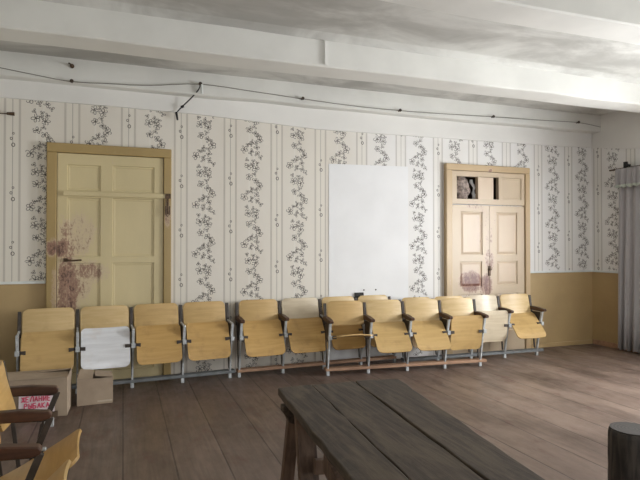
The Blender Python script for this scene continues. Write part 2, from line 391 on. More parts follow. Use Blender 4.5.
# pale board strip under the last beam, wrapping the corner, with an uneven lower edge
bm = bmesh.new()
low = [(XL, 3.04), (-.2, 3.045), (.84, 3.032), (1.6, 2.998), (2.33, 2.968), (3.2, 2.974), (4.09, 2.982), (5.2, 2.992), (6.18, 3.0), (XR-.03, 3.02)]
def strip(bm, pts, top, put, th):
    a = []
    for s, z in pts:
        a.append([bm.verts.new(put(s, z, th)), bm.verts.new(put(s, top, th)), bm.verts.new(put(s, z, 0)), bm.verts.new(put(s, top, 0))])
    for p, q in zip(a, a[1:]):
        bm.faces.new((p[0], q[0], q[1], p[1])); bm.faces.new((p[2], q[2], q[0], p[0])); bm.faces.new((p[3], p[1], q[1], q[3]))
    for p in (a[0], a[-1]): bm.faces.new((p[0], p[1], p[3], p[2]))
strip(bm, low, 3.24, lambda s, z, t: (s, D-t-.002, z), .03)
link('trim_2', bm, M['strip'], kind='structure')
bm = bmesh.new()
lowr = [(6.368, 3.02), (6.15, 2.965), (5.75, 2.895), (5.45, 2.85), (4.6, 2.84), (YR+.3, 2.84)]
strip(bm, lowr, 3.19, lambda s, z, t: (XR-t-.002, s, z), .02)
link('trim_3', bm, M['strip'], kind='structure')
bm = bmesh.new(); box(bm, 1.765, 1.79, 4.725, 4.738, 3.205, 3.43); link('trim_7', bm, M['strip'], kind='structure', bevel=.003)
# dado rails
for i, (a, c) in enumerate(((XL, -.775), (5.575, XR-.02))):
    bm = bmesh.new(); box(bm, a, c, D-.022, D-.001, DADO-.014, DADO+.014); link('trim_%d' % (4+i), bm, M['rail_white'], kind='structure', bevel=.004)
bm = bmesh.new(); box(bm, XR-.022, XR-.001, 5.16, D-.001, DADO-.014, DADO+.014); link('trim_6', bm, M['rail_white'], kind='structure', bevel=.004)
bm = bmesh.new(); box(bm, XR-.03, XR-.001, YR+.05, D-.03, .001, .07); link('baseboard_right', bm, M['rail_wood'], kind='structure', bevel=.004)
bm = bmesh.new(); box(bm, 5.58, XR-.03, D-.025, D-.001, .001, .06); link('baseboard_back', bm, M['dado'], kind='structure', bevel=.004)

# ------------------------------------------------------------------ doors
def door_face(bm, x0, x1, z0, z1, yf, panels, rec=.014, bev=.02, raised=True, holes=()):
    xs = sorted({x0, x1, *[p[0] for p in panels], *[p[1] for p in panels], *[h[0] for h in holes], *[h[1] for h in holes]})
    zs = sorted({z0, z1, *[p[2] for p in panels], *[p[3] for p in panels], *[h[2] for h in holes], *[h[3] for h in holes]})
    for a, c in zip(xs, xs[1:]):
        for d, e in zip(zs, zs[1:]):
            mx_, mz_ = (a+c)/2, (d+e)/2
            if any(p[0] < mx_ < p[1] and p[2] < mz_ < p[3] for p in list(panels)+list(holes)): continue
            quad(bm, [(a, yf, d), (c, yf, d), (c, yf, e), (a, yf, e)])
    def ring(r0, y0, r1, y1, mi=0):
        A = [(r0[0], y0, r0[2]), (r0[1], y0, r0[2]), (r0[1], y0, r0[3]), (r0[0], y0, r0[3])]
        B = [(r1[0], y1, r1[2]), (r1[1], y1, r1[2]), (r1[1], y1, r1[3]), (r1[0], y1, r1[3])]
        for k in range(4): quad(bm, [A[k], A[(k+1) % 4], B[(k+1) % 4], B[k]], mi)
        return B
    for p in panels:
        g = lambda d: (p[0]+d, p[1]-d, p[2]+d, p[3]-d)
        ring(p, yf, g(.004), yf+rec)
        ring(g(.004), yf+rec, g(bev), yf+rec)
        if raised:
            ring(g(bev), yf+rec, g(bev+.03), yf+rec-.009, 1); B = g(bev+.03); yy = yf+rec-.009
        else:
            ring(g(bev), yf+rec, g(bev+.008), yf+rec+.003, 1); B = g(bev+.008); yy = yf+rec+.003
        quad(bm, [(B[0], yy, B[2]), (B[1], yy, B[2]), (B[1], yy, B[3]), (B[0], yy, B[3])], 1)
    ring((x0, x1, z0, z1), yf, (x0, x1, z0, z1), D-.001)
# door 1 (large yellowish door, barred)
d1 = empty('door_1', (0, 0, 0)); d1['kind'] = 'structure'
bm = bmesh.new()
box(bm, -.765, -.668, 6.325, 6.399, .001, 2.498); box(bm, .425, .51, 6.325, 6.399, .001, 2.498); box(bm, -.765, .51, 6.325, 6.399, 2.498, 2.598)
o = link('door_frame', bm, M['door1_frame'], d1, bevel=.008)
bm = bmesh.new()
door_face(bm, -.663, .42, .012, 2.493, 6.352, [(-.57, -.235, 2.10, 2.375), (-.115, .325, 2.10, 2.385), (-.57, -.235, 1.385, 2.02), (-.115, .325, 1.385, 2.025), (-.57, -.235, .55, 1.315), (-.115, .325, .55, 1.315), (-.57, -.235, .14, .47), (-.115, .325, .14, .47)], raised=False)
link('door_leaf', bm, [M['door1'], M['door1']], d1)
bm = bmesh.new(); box(bm, -.605, .45, 6.312, 6.351, 2.036, 2.086); link('locking_bar', bm, M['door1'], d1, bevel=.005)
bm = bmesh.new(); box(bm, .44, .50, 6.302, 6.324, 2.035, 2.09); box(bm, .458, .478, 6.306, 6.324, 1.86, 2.035)
tube(bm, [(.448, 6.308, 1.95), (.445, 6.3, 1.86), (.468, 6.298, 1.83), (.49, 6.3, 1.86), (.49, 6.308, 1.95)], .006); link('hasp', bm, M['iron'], d1)
bm = bmesh.new(); box(bm, -.60, -.56, 6.335, 6.351, 1.33, 1.37); tube(bm, [(-.58, 6.335, 1.352), (-.58, 6.305, 1.352), (-.5, 6.30, 1.345), (-.42, 6.30, 1.35)], .009); link('door_handle', bm, M['iron'], d1)
# door 2 (cream double door with open transom)
d2 = empty('door_2', (0, 0, 0)); d2['kind'] = 'structure'
bm = bmesh.new()
box(bm, 4.14, 4.235, 6.325, 6.399, .001, 2.545); box(bm, 5.475, 5.555, 6.325, 6.399, .001, 2.545); box(bm, 4.14, 5.555, 6.325, 6.399, 2.545, 2.635)
link('door_frame', bm, M['door2_frame'], d2, bevel=.008)
for a, c, pans in ((4.248, 4.858, [(4.385, 4.745, 1.375, 1.98), (4.37, 4.735, .93, 1.285), (4.37, 4.735, .3, .83)]), (4.864, 5.468, [(4.985, 5.34, 1.375, 1.98), (4.985, 5.345, .95, 1.285), (4.985, 5.345, .3, .83)])):
    bm = bmesh.new(); door_face(bm, a, c, .012, 2.07, 6.352, pans, bev=.012); link('door_leaf', bm, [M['door2'], M['door2_pan']], d2)
bm = bmesh.new()
door_face(bm, 4.242, 5.472, 2.085, 2.54, 6.348, [(5.055, 5.415, 2.165, 2.475)], raised=False, holes=((4.32, 4.67, 2.155, 2.47), (4.69, 5.02, 2.16, 2.475)))
for h in ((4.32, 4.67, 2.155, 2.47), (4.69, 5.02, 2.16, 2.475)):
    for p in ([(h[0], 6.348, h[2]), (h[0], 6.41, h[2]), (h[0], 6.41, h[3]), (h[0], 6.348, h[3])], [(h[1], 6.348, h[2]), (h[1], 6.41, h[2]), (h[1], 6.41, h[3]), (h[1], 6.348, h[3])],
              [(h[0], 6.348, h[2]), (h[1], 6.348, h[2]), (h[1], 6.41, h[2]), (h[0], 6.41, h[2])], [(h[0], 6.348, h[3]), (h[1], 6.348, h[3]), (h[1], 6.41, h[3]), (h[0], 6.41, h[3])]): quad(bm, p)
link('transom', bm, [M['door2'], M['door2']], d2)
bm = bmesh.new(); box(bm, 4.705, 4.945, 6.37, 6.385, 2.162, 2.472); link('transom_board', bm, M['door2_pan'], d2)
bm = bmesh.new(); box(bm, 4.835, 4.872, 6.338, 6.351, 1.08, 1.22); tube(bm, [(4.853, 6.34, 1.17), (4.853, 6.31, 1.17)], .014); link('lock_plate', bm, M['iron'], d2)
# void behind the transom
bm = bmesh.new(); x0, x1, z0, z1, y0, y1 = 4.2, 5.2, 2.0, 2.62, 6.402, 6.85
for p in ([(x0, y1, z0), (x1, y1, z0), (x1, y1, z1), (x0, y1, z1)], [(x0, y0, z0), (x0, y1, z0), (x0, y1, z1), (x0, y0, z1)], [(x1, y0, z0), (x1, y1, z0), (x1, y1, z1), (x1, y0, z1)], [(x0, y0, z0), (x1, y0, z0), (x1, y1, z0), (x0, y1, z0)], [(x0, y0, z1), (x1, y0, z1), (x1, y1, z1), (x0, y1, z1)]): quad(bm, p)
link('wall_beyond', bm, M['cavity'], kind='structure')
# rag stuffed into the transom
bm = bmesh.new(); bmesh.ops.create_icosphere(bm, subdivisions=4, radius=1)
rnd = random.Random(5)
from mathutils import noise as mn
for v in bm.verts:
    p = v.co.copy(); k = 1+.28*mn.noise(p*2.3)+.12*mn.noise(p*6)
    v.co = Vector((p.x*.125*k, p.y*.06*k, p.z*.165*k))
    if v.co.z < -.155: v.co.z = -.155
    v.co.x += max(0, -v.co.z)*.25
o = link('rag', bm, M['rag'], smooth=True); o.location = (4.45, 6.44, 2.315)
tag(o, 'crumpled grey brown rag stuffed in the open left pane of the cream door transom', 'rag')
bm = bmesh.new(); pts = []
for i in range(8):
    t = i/7; pts.append((4.625+.045*math.sin(t*2.2), 6.44+.02*math.sin(i*1.7), 2.44-.27*t))
prev = None
for i, p in enumerate(pts):
    w_ = .022+.010*math.sin(i*1.3)
    a = bm.verts.new((p[0]-w_, p[1]+.01, p[2])); b1 = bm.verts.new((p[0], p[1]-.012, p[2])); c_ = bm.verts.new((p[0]+w_, p[1]+.008, p[2]))
    if prev: bm.faces.new((prev[0], prev[1], b1, a)); bm.faces.new((prev[1], prev[2], c_, b1))
    prev = (a, b1, c_)
o = link('paper_scrap', bm, M['paper'], smooth=True); sd = o.modifiers.new('Solidify', 'SOLIDIFY'); sd.thickness = .004
tag(o, 'pale folded paper scrap beside the rag in the cream door transom', 'paper')

# ------------------------------------------------------------------ theatre seats
def rounded(t, s0, s1, r):
    """half-width inset at profile position s for corners rounded by r"""
    d = min(s0, s1)
    if d >= r: return 0
    return r-math.sqrt(max(0, r*r-(r-d)**2))
def plate(bm, prof, halfw, x0, th, r0, r1, cup=0, taper=0, nx=10):
    """curved sheet: prof = list of (f, z); forward is -y. r0/r1 corner radius at both ends"""
    L = [0]
    for p, q in zip(prof, prof[1:]): L.append(L[-1]+math.dist(p, q))
    tot = L[-1]
    # resample densely
    ss = sorted({0, tot, *[r0*(1-math.cos(k*math.pi/10)) for k in range(6)], *[tot-r1*(1-math.cos(k*math.pi/10)) for k in range(6)], *[tot*k/12 for k in range(13)]})
    F, B = [], []
    for s in ss:
        i = 0
        while i < len(L)-2 and s > L[i+1]: i += 1
        t = (s-L[i])/(L[i+1]-L[i]); f = prof[i][0]+(prof[i+1][0]-prof[i][0])*t; z = prof[i][1]+(prof[i+1][1]-prof[i][1])*t
        df, dz = prof[i+1][0]-prof[i][0], prof[i+1][1]-prof[i][1]; ln = math.hypot(df, dz); nf, nz = -dz/ln, df/ln
        w = halfw*(1+taper*(1-s/tot))-(rounded(0, s, 9, r0) if s < r0 else 0)-(rounded(0, tot-s, 9, r1) if s > tot-r1 else 0)
        ra, rb = [], []
        for k in range(nx+1):
            u = -1+2*k/nx; c_ = cup*(1-u*u)
            ra.append(bm.verts.new((x0+u*w, -(f+nf*(c_)), z+nz*c_))); rb.append(bm.verts.new((x0+u*w, -(f+nf*(c_-th)), z+nz*(c_-th))))
        F.append(ra); B.append(rb)
    n = len(ss)
    for i in range(n-1):
        for k in range(nx):
            bm.faces.new((F[i][k], F[i][k+1], F[i+1][k+1], F[i+1][k])); bm.faces.new((B[i][k], B[i+1][k], B[i+1][k+1], B[i][k+1]))
        bm.faces.new((F[i][0], F[i+1][0], B[i+1][0], B[i][0])); bm.faces.new((F[i][nx], B[i][nx], B[i+1][nx], F[i+1][nx]))
    for k in range(nx):
        bm.faces.new((F[0][k], B[0][k], B[0][k+1], F[0][k+1])); bm.faces.new((F[-1][k], F[-1][k+1], B[-1][k+1], B[-1][k]))
PIV = (.185, .468)
def seat_pt(a, t):      # t along the seat: negative = rear end, positive = front edge; a = lean back from upright, degrees
    return (PIV[0]-math.sin(R(a))*t, PIV[1]+math.cos(R(a))*t)
def seat_row(name, loc, rz, stds, seats, arms, rail_mat, rear=.175, front=.20, arm_mat='arm', post='metal', rail_ext=(.02, .06), arm_len=0):
    """stds: x of the uprights; seats: per seat (lean or None, seat material, back material); arms: indices with armrests"""
    root = empty(name, loc, rz)
    for i, (x, x2) in enumerate(zip(stds, stds[1:])):
        a, ms, mb_ = seats[i][:3]; frn = seats[i][3] if len(seats[i]) > 3 else front; xc = (x+x2)/2; hw = (x2-x)/2-.028
        bm = bmesh.new(); plate(bm, [(.012, .575), (-.012, .66), (-.038, .76), (-.055, .862)], hw, xc, .011, .03, .055, -.022)
        bk = link('backrest', bm, M[mb_], root, smooth=True)
        bk.modifiers.new('Edge', 'EDGE_SPLIT').split_angle = R(50)
        if mb_ in ('ply_w',): bk['label'] = 'pale greyish plywood backrest'
        if a is None: continue
        # underside faces the viewer when the seat is tipped up
        bm = bmesh.new()
        pr = [seat_pt(a, t) for t in (-rear, -rear*.7, -rear*.35, 0, frn*.4, frn*.75, frn)]
        ca, sa = math.cos(R(a)), math.sin(R(a))
        bend = [-.018, -.006, 0, 0, 0, 0, -.006]        # rear end rolls back a little
        pr = [(f+bd*ca*1.0, z+bd*sa*1.0) for (f, z), bd in zip(pr, bend)]
        plate(bm, pr, hw-.004, xc, .013, .06, .045, .012, .0)
        st = link('seat', bm, M[ms], root, smooth=True); st.modifiers.new('Edge', 'EDGE_SPLIT').split_angle = R(50)
        if ms == 'ply_white': st['label'] = 'seat with painted white glare'
        if ms == 'ply_w': st['label'] = 'pale greyish seat'
        for s in (-1, 1):
            bm = bmesh.new(); xx = xc+s*(hw-.022)
            box(bm, xx-.03, xx+.024, -PIV[0]-.02, -PIV[0]+.012, PIV[1]-.02, PIV[1]+.016)
            tube(bm, [(xx+s*.01, -PIV[0]+.0, PIV[1]), (xx+s*.045, -PIV[0]+.0, PIV[1])], .013)
            link('hinge', bm, M['metal_dark'], st)
    for i, x in enumerate(stds):
        bm = bmesh.new(); w = .022
        tp_ = .235 if post != 'metal' else .205
        beam(bm, (x, -.085, .03), (x, -.16, .46), w*.85, .032, (0, 1, 0))
        beam(bm, (x, -.16, .45), (x, -tp_, .638), w*1.2, .03, (0, 1, 0))
        beam(bm, (x, -.05, .1), (x, .012, .60), w*.6, .022, (0, 1, 0), 1); beam(bm, (x, .008, .58), (x, .052, .84), w*1.5, .022, (0, 1, 0), 1)
        if post == 'metal': poly_prism(bm, [(x-.006, -.15, .40), (x-.006, -.19, .62), (x-.006, .01, .62), (x-.006, .0, .44)], (.012, 0, 0), 1)
        beam(bm, (x, -tp_, .63), (x, .012, .645), w*.8, .02)
        
        lg = link('leg', bm, [M[post], M['metal_dark']], root, bevel=.003)
        bm = bmesh.new(); box(bm, x-.017, x+.017, -.105, -.07, .0005, .055); link('foot', bm, M['metal'], lg, bevel=.003)
        bm = bmesh.new(); box(bm, x-.02, x+.02, -.215, -.165, .44, .488); link('bracket', bm, M['metal'], lg, bevel=.004)
        if i in arms:
            bm = bmesh.new()
            prof = [(-.03, .64), (.22-arm_len, .63), (.255-arm_len, .638), (.262-arm_len, .655), (.25-arm_len, .672), (.1, .69), (-.03, .692)]
            poly_prism(bm, [(x-.026, -f, z) for f, z in prof], (.052, 0, 0))
            link('armrest', bm, M[arm_mat], root, bevel=.006)
    bm = bmesh.new(); box(bm, stds[0]-rail_ext[0], stds[-1]+rail_ext[1], -.115, -.02, .055, .088)
    link('rail', bm, M[rail_mat], root, bevel=.004)
    return root
G = 'rows of folding theatre seats along the papered wall'
def row(y, rz, stds, *a, **k):
    x0 = stds[0]
    return seat_row('theatre_seat_row', (x0, y, 0), R(rz), [s-x0 for s in stds], *a, **k)
r = row(6.075, 4.3, [-.972, -.442, .088, .612, 1.142], [(24, 'ply', 'ply_b'), (20, 'ply_white', 'ply_b'), (25, 'ply_c', 'ply'), (24, 'ply_c', 'ply')], (), 'rail_grey', .215, .20)
tag(r, 'row of four folding seats without armrests on a grey rail, before the large yellow door', 'theatre seats', G)
r = row(6.225, 2.2, [1.245, 1.77, 2.295, 2.795, 3.28], [(33, 'ply_c', 'ply'), (35, 'ply_c', 'ply_w'), (35, 'ply_c', 'ply_b'), (34, 'ply', 'ply_b')], (0, 1), 'rail_wood', .235, .20, rail_ext=(.02, .015))
tag(r, 'row of seats on a thin brown rail against the wall, half behind the foremost row', 'theatre seats', G)
r = row(6.115, -1.5, [3.325, 3.80, 4.295, 4.82, 5.345], [(18, 'ply', 'ply_b'), (18, 'ply', 'ply_b'), (-5, 'ply_w', 'ply_w', .205), (44, 'ply', 'ply_b')], (2, 3, 4), 'rail_grey', .225, .19, rail_ext=(.02, .1)); r.scale.z = .968
tag(r, 'row of folding seats on a grey rail before the cream door, one seat pale grey', 'theatre seats', G)
r = row(5.945, -5.5, [2.235, 2.73, 3.225, 3.72, 4.205], [(-78, 'ply', 'ply', .2), (43, 'ply', 'ply_b'), (44, 'ply', 'ply_b'), (-6, 'ply', 'ply_b', .2)], (0, 1, 2, 3, 4), 'rail_wood', .235, .185, rail_ext=(.03, .08)); r.scale.z = .978
tag(r, 'foremost row of folding seats on a wooden rail, its first seat lowered', 'theatre seats', G)
r = seat_row('theatre_seat_row', (-.535, 2.0, 0), R(92.3), [0, .51, 1.02, 1.53], [(-48, 'ply', 'ply_c'), (-60, 'ply_c', 'ply_c'), (None, 'ply', 'ply_c')], (0, 1, 2, 3), 'rail_wood', .22, .222, post='metal_dark', arm_len=.02)
tag(r, 'dark framed theatre seats nearest the camera by the left wall, one seat missing', 'theatre seats')

# ------------------------------------------------------------------ things on the back wall
bm = bmesh.new(); n = 9; V = {}
for i in range(n+1):
    for j in range(n+1):
        x = 2.445+(3.585-2.445)*i/n; z = .012+(2.545-.012)*j/n
        if j == n: z += .02*i/n
        V[i, j] = bm.verts.new((x, 6.3955-.0015*abs(math.sin(i*1.9+j*.7)), z))
for i in range(n):
    for j in range(n): bm.faces.new((V[i, j], V[i+1, j], V[i+1, j+1], V[i, j+1]))
o = link('paper_sheet', bm, M['paper']); sd = o.modifiers.new('Solidify', 'SOLIDIFY'); sd.thickness = .002; sd.offset = 0
tag(o, 'large blank white paper sheet pasted on the wallpaper between the doors', 'paper sheet')
k = empty('power_socket', (2.855, 6.395, .855))
bm = bmesh.new(); box(bm, -.055, .065, -.03, 0, -.01, .045); link('cover', bm, M['black'], k, bevel=.006)
bm = bmesh.new(); box(bm, -.07, -.02, -.035, -.003, -.075, -.01); link('plug', bm, M['black'], k, bevel=.006)
tag(k, 'small black power socket low on the white paper sheet behind the seats', 'socket')
for nm, x, z in (('nail', 3.1, .93), ('nail', 2.93, .93)):
    bm = bmesh.new(); tube(bm, [(x, 6.4, z), (x, 6.385, z)], [.006, .010], 8); o = link(nm, bm, M['black'])
    tag(o, 'dark nail head %s the black socket on the white paper' % ('well to the right of' if x > 3 else 'just beside'), 'nail')

# cable along the beam
cab = [(-1.34, 3.305), (-1.18, 3.3), (-.864, 3.262), (-.516, 3.228), (-.143, 3.245), (.269, 3.268), (.811, 3.337), (1.449, 3.314), (2.031, 3.285), (2.664, 3.26), (3.355, 3.255), (4.05, 3.27), (4.809, 3.294), (5.553, 3.311), (6.331, 3.334), (6.78, 3.30)]
ca = empty('power_cable', (-.516, 6.21, 3.228))
def fine(pts, m_=4):
    out = []
    for i in range(len(pts)-1):
        p0, p1, p2, p3 = pts[max(i-1, 0)], pts[i], pts[i+1], pts[min(i+2, len(pts)-1)]
        for q in range(m_):
            t = q/m_; out.append(tuple(.5*((2*b1)+(-a1+c1)*t+(2*a1-5*b1+4*c1-d_)*t*t+(-a1+3*b1-3*c1+d_)*t**3) for a1, b1, c1, d_ in zip(p0, p1, p2, p3)))
    return out+[tuple(pts[-1])]
bm = bmesh.new(); tube(bm, [(x+.516, 0, z-3.228) for x, z in fine(cab)], .0045, 6); link('wire', bm, M['cable'], ca, smooth=True)
for x, z in ((-.516, 3.228), (.811, 3.337), (2.031, 3.285), (3.355, 3.255), (4.809, 3.294), (6.331, 3.334)):
    bm = bmesh.new(); lx, lz = x+.516, z-3.228
    tube(bm, [(lx, .018, lz), (lx, -.02, lz)], .012, 10); tube(bm, [(lx, -.02, lz), (lx, -.03, lz)], .02, 10); link('insulator', bm, M['ceramic'], ca)
tag(ca, 'thin grey power cable running along the beam with a black dangling wire end', 'cable')
HX, HZ = .811+.516, 3.3-3.228
HP = lambda L: [(x+HX, y-.02, z+HZ) for x, y, z in L]
bm = bmesh.new(); tube(bm, HP(fine([(0, 0, .02), (-.02, .03, -.03), (-.1, .1, -.12), (-.2, .15, -.22), (-.25, .155, -.28)])), .007, 6); hw = link('dangling_wire', bm, M['black'], ca, smooth=True)
hw['label'] = 'black dangling wire end'
bm = bmesh.new(); tube(bm, HP([(-.25, .155, -.27), (-.235, .155, -.36)]), [.014, .010], 8); link('wire_end', bm, M['black'], hw)
bm = bmesh.new(); tube(bm, HP([(-.17, .13, -.2), (-.2, .13, -.215)]), .015, 8); link('wire_joint', bm, M['black'], hw)
bm = bmesh.new(); tube(bm, HP([(.015, .0, .03), (.02, .0, -.075)]), .014, 10); link('connector', bm, M['rail_white'], hw)
hk = empty('wall_hook', (-1.1, 6.36, 2.873))
bm = bmesh.new(); tube(bm, [(-.2, 0, -.005), (.02, 0, 0)], .006, 6); link('rod', bm, M['iron'], hk)
bm = bmesh.new(); tube(bm, [(-.04, -.01, 0), (.03, -.01, 0)], [.014, .02], 8); link('tip', bm, M['iron'], hk); 
bm = bmesh.new(); tube(bm, [(.0, .039, 0), (.0, -.01, 0)], .006, 6); link('pin', bm, M['iron'], hk)
tag(hk, 'short dark metal rod on the wallpaper at the upper left edge', 'hook')
hk = empty('ceiling_hook', (-.516, 6.225, 3.396))
bm = bmesh.new(); tube(bm, [(0, 0, 0), (0, -.05, .0), (-.03, -.06, .012)], .008, 6); link('hook', bm, M['iron'], hk)
bm = bmesh.new(); tube(bm, [(0, .006, 0), (0, -.012, 0)], .022, 10); link('hook_plate', bm, M['iron'], hk)
tag(hk, 'small dark metal hook on the white beam face above the yellow door', 'hook')

# ------------------------------------------------------------------ curtain
ct = empty('window_curtain', (6.7, 5.36, 0))
def drape(bm, y0, y1, ztop, zbot, amp, waves, n, flare=0, seed=0):
    rnd = random.Random(seed); V = []
    for i in range(n+1):
        t = i/n; y = y0+(y1-y0)*t
        colv = []
        for j, q in enumerate((0, .12, .3, .55, .8, 1)):
            z = ztop+(zbot-ztop)*q
            a_ = amp*(.6+.5*q); x = -a_*(math.sin(t*waves*6.283+.5*q)+.4*math.sin(t*waves*2.7*6.283+1+q))
            colv.append(bm.verts.new((x-.02*q*flare, y+.03*flare*q*math.sin(t*9), z+(.012*math.sin(t*waves*12) if q == 1 else 0))))
        V.append(colv)
    for a, b_ in zip(V, V[1:]):
        for k in range(5): bm.faces.new((a[k], a[k+1], b_[k+1], b_[k]))
bm = bmesh.new(); drape(bm, .46, -.42, 2.56, .03, .028, 7, 120, 1); o = link('drape', bm, M['curtain'], ct, smooth=True); o.modifiers.new('Solidify', 'SOLIDIFY').thickness = .003
bm = bmesh.new(); drape(bm, .47, -1.9, 2.6, 2.36, .02, 26, 260); o = link('valance', bm, M['curtain'], ct, smooth=True); o.location.x = -.055; o.modifiers.new('Solidify', 'SOLIDIFY').thickness = .003
bm = bmesh.new(); drape(bm, .47, -1.9, 2.375, 2.335, .024, 26, 260); v_ = link('valance_hem', bm, M['hem'], o, smooth=True); v_.location.x = -.004; v_.modifiers.new('Solidify', 'SOLIDIFY').thickness = .003
tag(ct, 'grey lilac pleated curtain with pale edged valance hanging at the right wall', 'curtain')
cr = empty('curtain_rod', (6.72, 4.8, 2.61))
bm = bmesh.new(); tube(bm, [(0, 1.2, 0), (0, -1.3, 0)], .012, 10); link('rod', bm, M['iron'], cr, smooth=True)
for y in (.93, -1.0):
    bm = bmesh.new(); tube(bm, [(.078, y, .045), (0, y, .045)], .02, 8); box(bm, -.02, .02, y-.02, y+.02, -.01, .09); link('rod_bracket', bm, M['black'], cr)
tag(cr, 'thin curtain rod on a dark bracket above the valance at the right wall', 'curtain rod')

# ------------------------------------------------------------------ boxes and sign
b1 = empty('cardboard_box', (-.80, 5.46, 0), R(-1))
def carton(root, w, d, h, th=.006):
    bm = bmesh.new(); w2, d2 = w/2, d/2
    box(bm, -w2, w2, -d2, d2, .001, .006); box(bm, -w2, w2, -d2, -d2+th, .006, h); box(bm, -w2, w2, d2-th, d2, .006, h)
    box(bm, -w2, -w2+th, -d2+th, d2-th, .006, h); box(bm, w2-th, w2, -d2+th, d2-th, .006, h)
    return link('box_body', bm, M['card'], root)
carton(b1, .68, .36, .335)
def flap(root, pts, th=.005):
    bm = bmesh.new(); poly_prism(bm, pts, (0, 0, th)); return link('flap', bm, M['card'], root)
flap(b1, [(-.34, .18, .338), (.34, .18, .338), (.335, -.02, .372), (-.335, -.02, .345)])
flap(b1, [(-.34, -.18, .338), (.34, -.18, .338), (.33, .0, .352), (-.33, -.01, .362)])
flap(b1, [(.34, -.18, .34), (.34, .18, .34), (.355, .16, .375), (.355, -.16, .375)])
tag(b1, 'larger closed brown cardboard box on the floor at the left end of the seats', 'cardboard box')
b2 = empty('cardboard_box', (-.255, 5.67, 0), R(4))
carton(b2, .315, .25, .245)
flap(b2, [(-.157, -.125, .246), (-.02, -.125, .246), (-.01, -.0, .30), (-.13, -.0, .315)])
flap(b2, [(.157, -.125, .247), (.157, .125, .247), (.0, .125, .268), (.0, -.125, .268)])
flap(b2, [(-.157, .125, .247), (.157, .125, .247), (.157, .0, .258), (-.157, .0, .258)])
bm = bmesh.new(); box(bm, .02, .15, -.1262, -.125, .02, .035); link('tape', bm, M['tape'], b2)
tag(b2, 'smaller brown cardboard box with open flaps under the seat with painted white glare', 'cardboard box')
# hand lettered card leaning on the larger box
sg = empty('lettered_card', (-.70, 5.235, 0))
tilt = .12
def on(x, z, o_=0): return (x, tilt*z*1.0-o_, z+.002)
bm = bmesh.new(); poly_prism(bm, [on(-.14, .055), on(.14, .055), on(.14, .225), on(-.14, .225)], (0, .004, 0)); link('card', bm, M['sign_white'], sg)
bm = bmesh.new(); poly_prism(bm, [on(-.165, 0), on(.165, 0), on(.165, .056), on(-.165, .056)], (0, .01, 0)); link('card_base', bm, M['card_dark'], sg)
LT = {'Ж': [((.5, 0), (.5, 1)), ((0, 0), (.5, .5)), ((1, 0), (.5, .5)), ((0, 1), (.5, .5)), ((1, 1), (.5, .5))],
      'Е': [((0, 0), (0, 1)), ((0, 0), (.8, 0)), ((0, .5), (.65, .5)), ((0, 1), (.8, 1))],
      'Л': [((0, 0), (.35, 1)), ((.35, 1), (.9, 1)), ((.9, 1), (.9, 0))],
      'А': [((0, 0), (.45, 1)), ((.45, 1), (.9, 0)), ((.2, .38), (.7, .38))],
      'Н': [((0, 0), (0, 1)), ((.8, 0), (.8, 1)), ((0, .5), (.8, .5))],
      'И': [((0, 0), (0, 1)), ((.8, 0), (.8, 1)), ((0, 0), (.8, 1))],
      'Р': [((0, 0), (0, 1)), ((0, 1), (.7, .95)), ((.7, .95), (.7, .55)), ((.7, .55), (0, .45))],
      'Ы': [((0, 0), (0, 1)), ((0, .55), (.55, .5)), ((.55, .5), (.55, .05)), ((.55, .05), (0, 0)), ((.9, 0), (.9, 1))],
      'Б': [((0, 0), (0, 1)), ((0, 1), (.75, 1)), ((0, .55), (.75, .5)), ((.75, .5), (.75, .05)), ((.75, .05), (0, 0))],
      'К': [((0, 0), (0, 1)), ((.8, 1), (0, .5)), ((0, .5), (.8, 0))]}
bm = bmesh.new()
for txt, xs, zb, cw, ch in (('ЖЕЛАНИЕ', -.118, .152, .0285, .042), ('РЫБАКА', -.095, .096, .0285, .042)):
    for i, chh in enumerate(txt):
        for p, q in LT[chh]:
            P1 = on(xs+(i+p[0]*.78)*cw*1.18, zb+p[1]*ch, .003); P2 = on(xs+(i+q[0]*.78)*cw*1.18, zb+q[1]*ch, .003)
            beam(bm, P1, P2, .008, .003, (0, -1, 0))
link('lettering', bm, M['sign_red'], sg)
tag(sg, 'white card with red hand lettering standing against the larger cardboard box', 'sign')

# ------------------------------------------------------------------ plank table
ZT = .73
tb = empty('plank_table', (1.1, 1.9, 0))
far = [(.785, 2.84), (.985, 2.85), (1.245, 2.845), (1.505, 2.80)]; near = [(.665, .95), (.845, .93), (1.085, .96), (1.245, .94)]
for i in range(3):
    a, b_, c_, d_ = far[i], far[i+1], near[i+1], near[i]; g = .0025
    bm = bmesh.new()
    n = 16; rnd = random.Random(20+i); L_, R_ = [], []
    for k in range(n+1):
        t = k/n; wl = rnd.uniform(-.004, .004); wr = rnd.uniform(-.004, .004)
        L_.append((a[0]+(d_[0]-a[0])*t+g+wl-1.1, a[1]+(d_[1]-a[1])*t-1.9)); R_.append((b_[0]+(c_[0]-b_[0])*t-g+wr-1.1, b_[1]+(c_[1]-b_[1])*t-1.9))
    zt = ZT-(.003 if i == 1 else 0)
    poly_prism(bm, [(x, y, zt) for x, y in L_]+[(x, y, zt) for x, y in R_[::-1]], (0, 0, -.04))
    link('plank', bm, M['table'], tb, bevel=.005)
def tpt(u, y):      # table frame: u 0..1 across, y world -> local
    t = (2.84-y)/(2.84-.95); x0 = far[0][0]+(near[0][0]-far[0][0])*t; x1 = far[3][0]+(near[3][0]-far[3][0])*t
    return (x0+(x1-x0)*u-1.1, y-1.9)
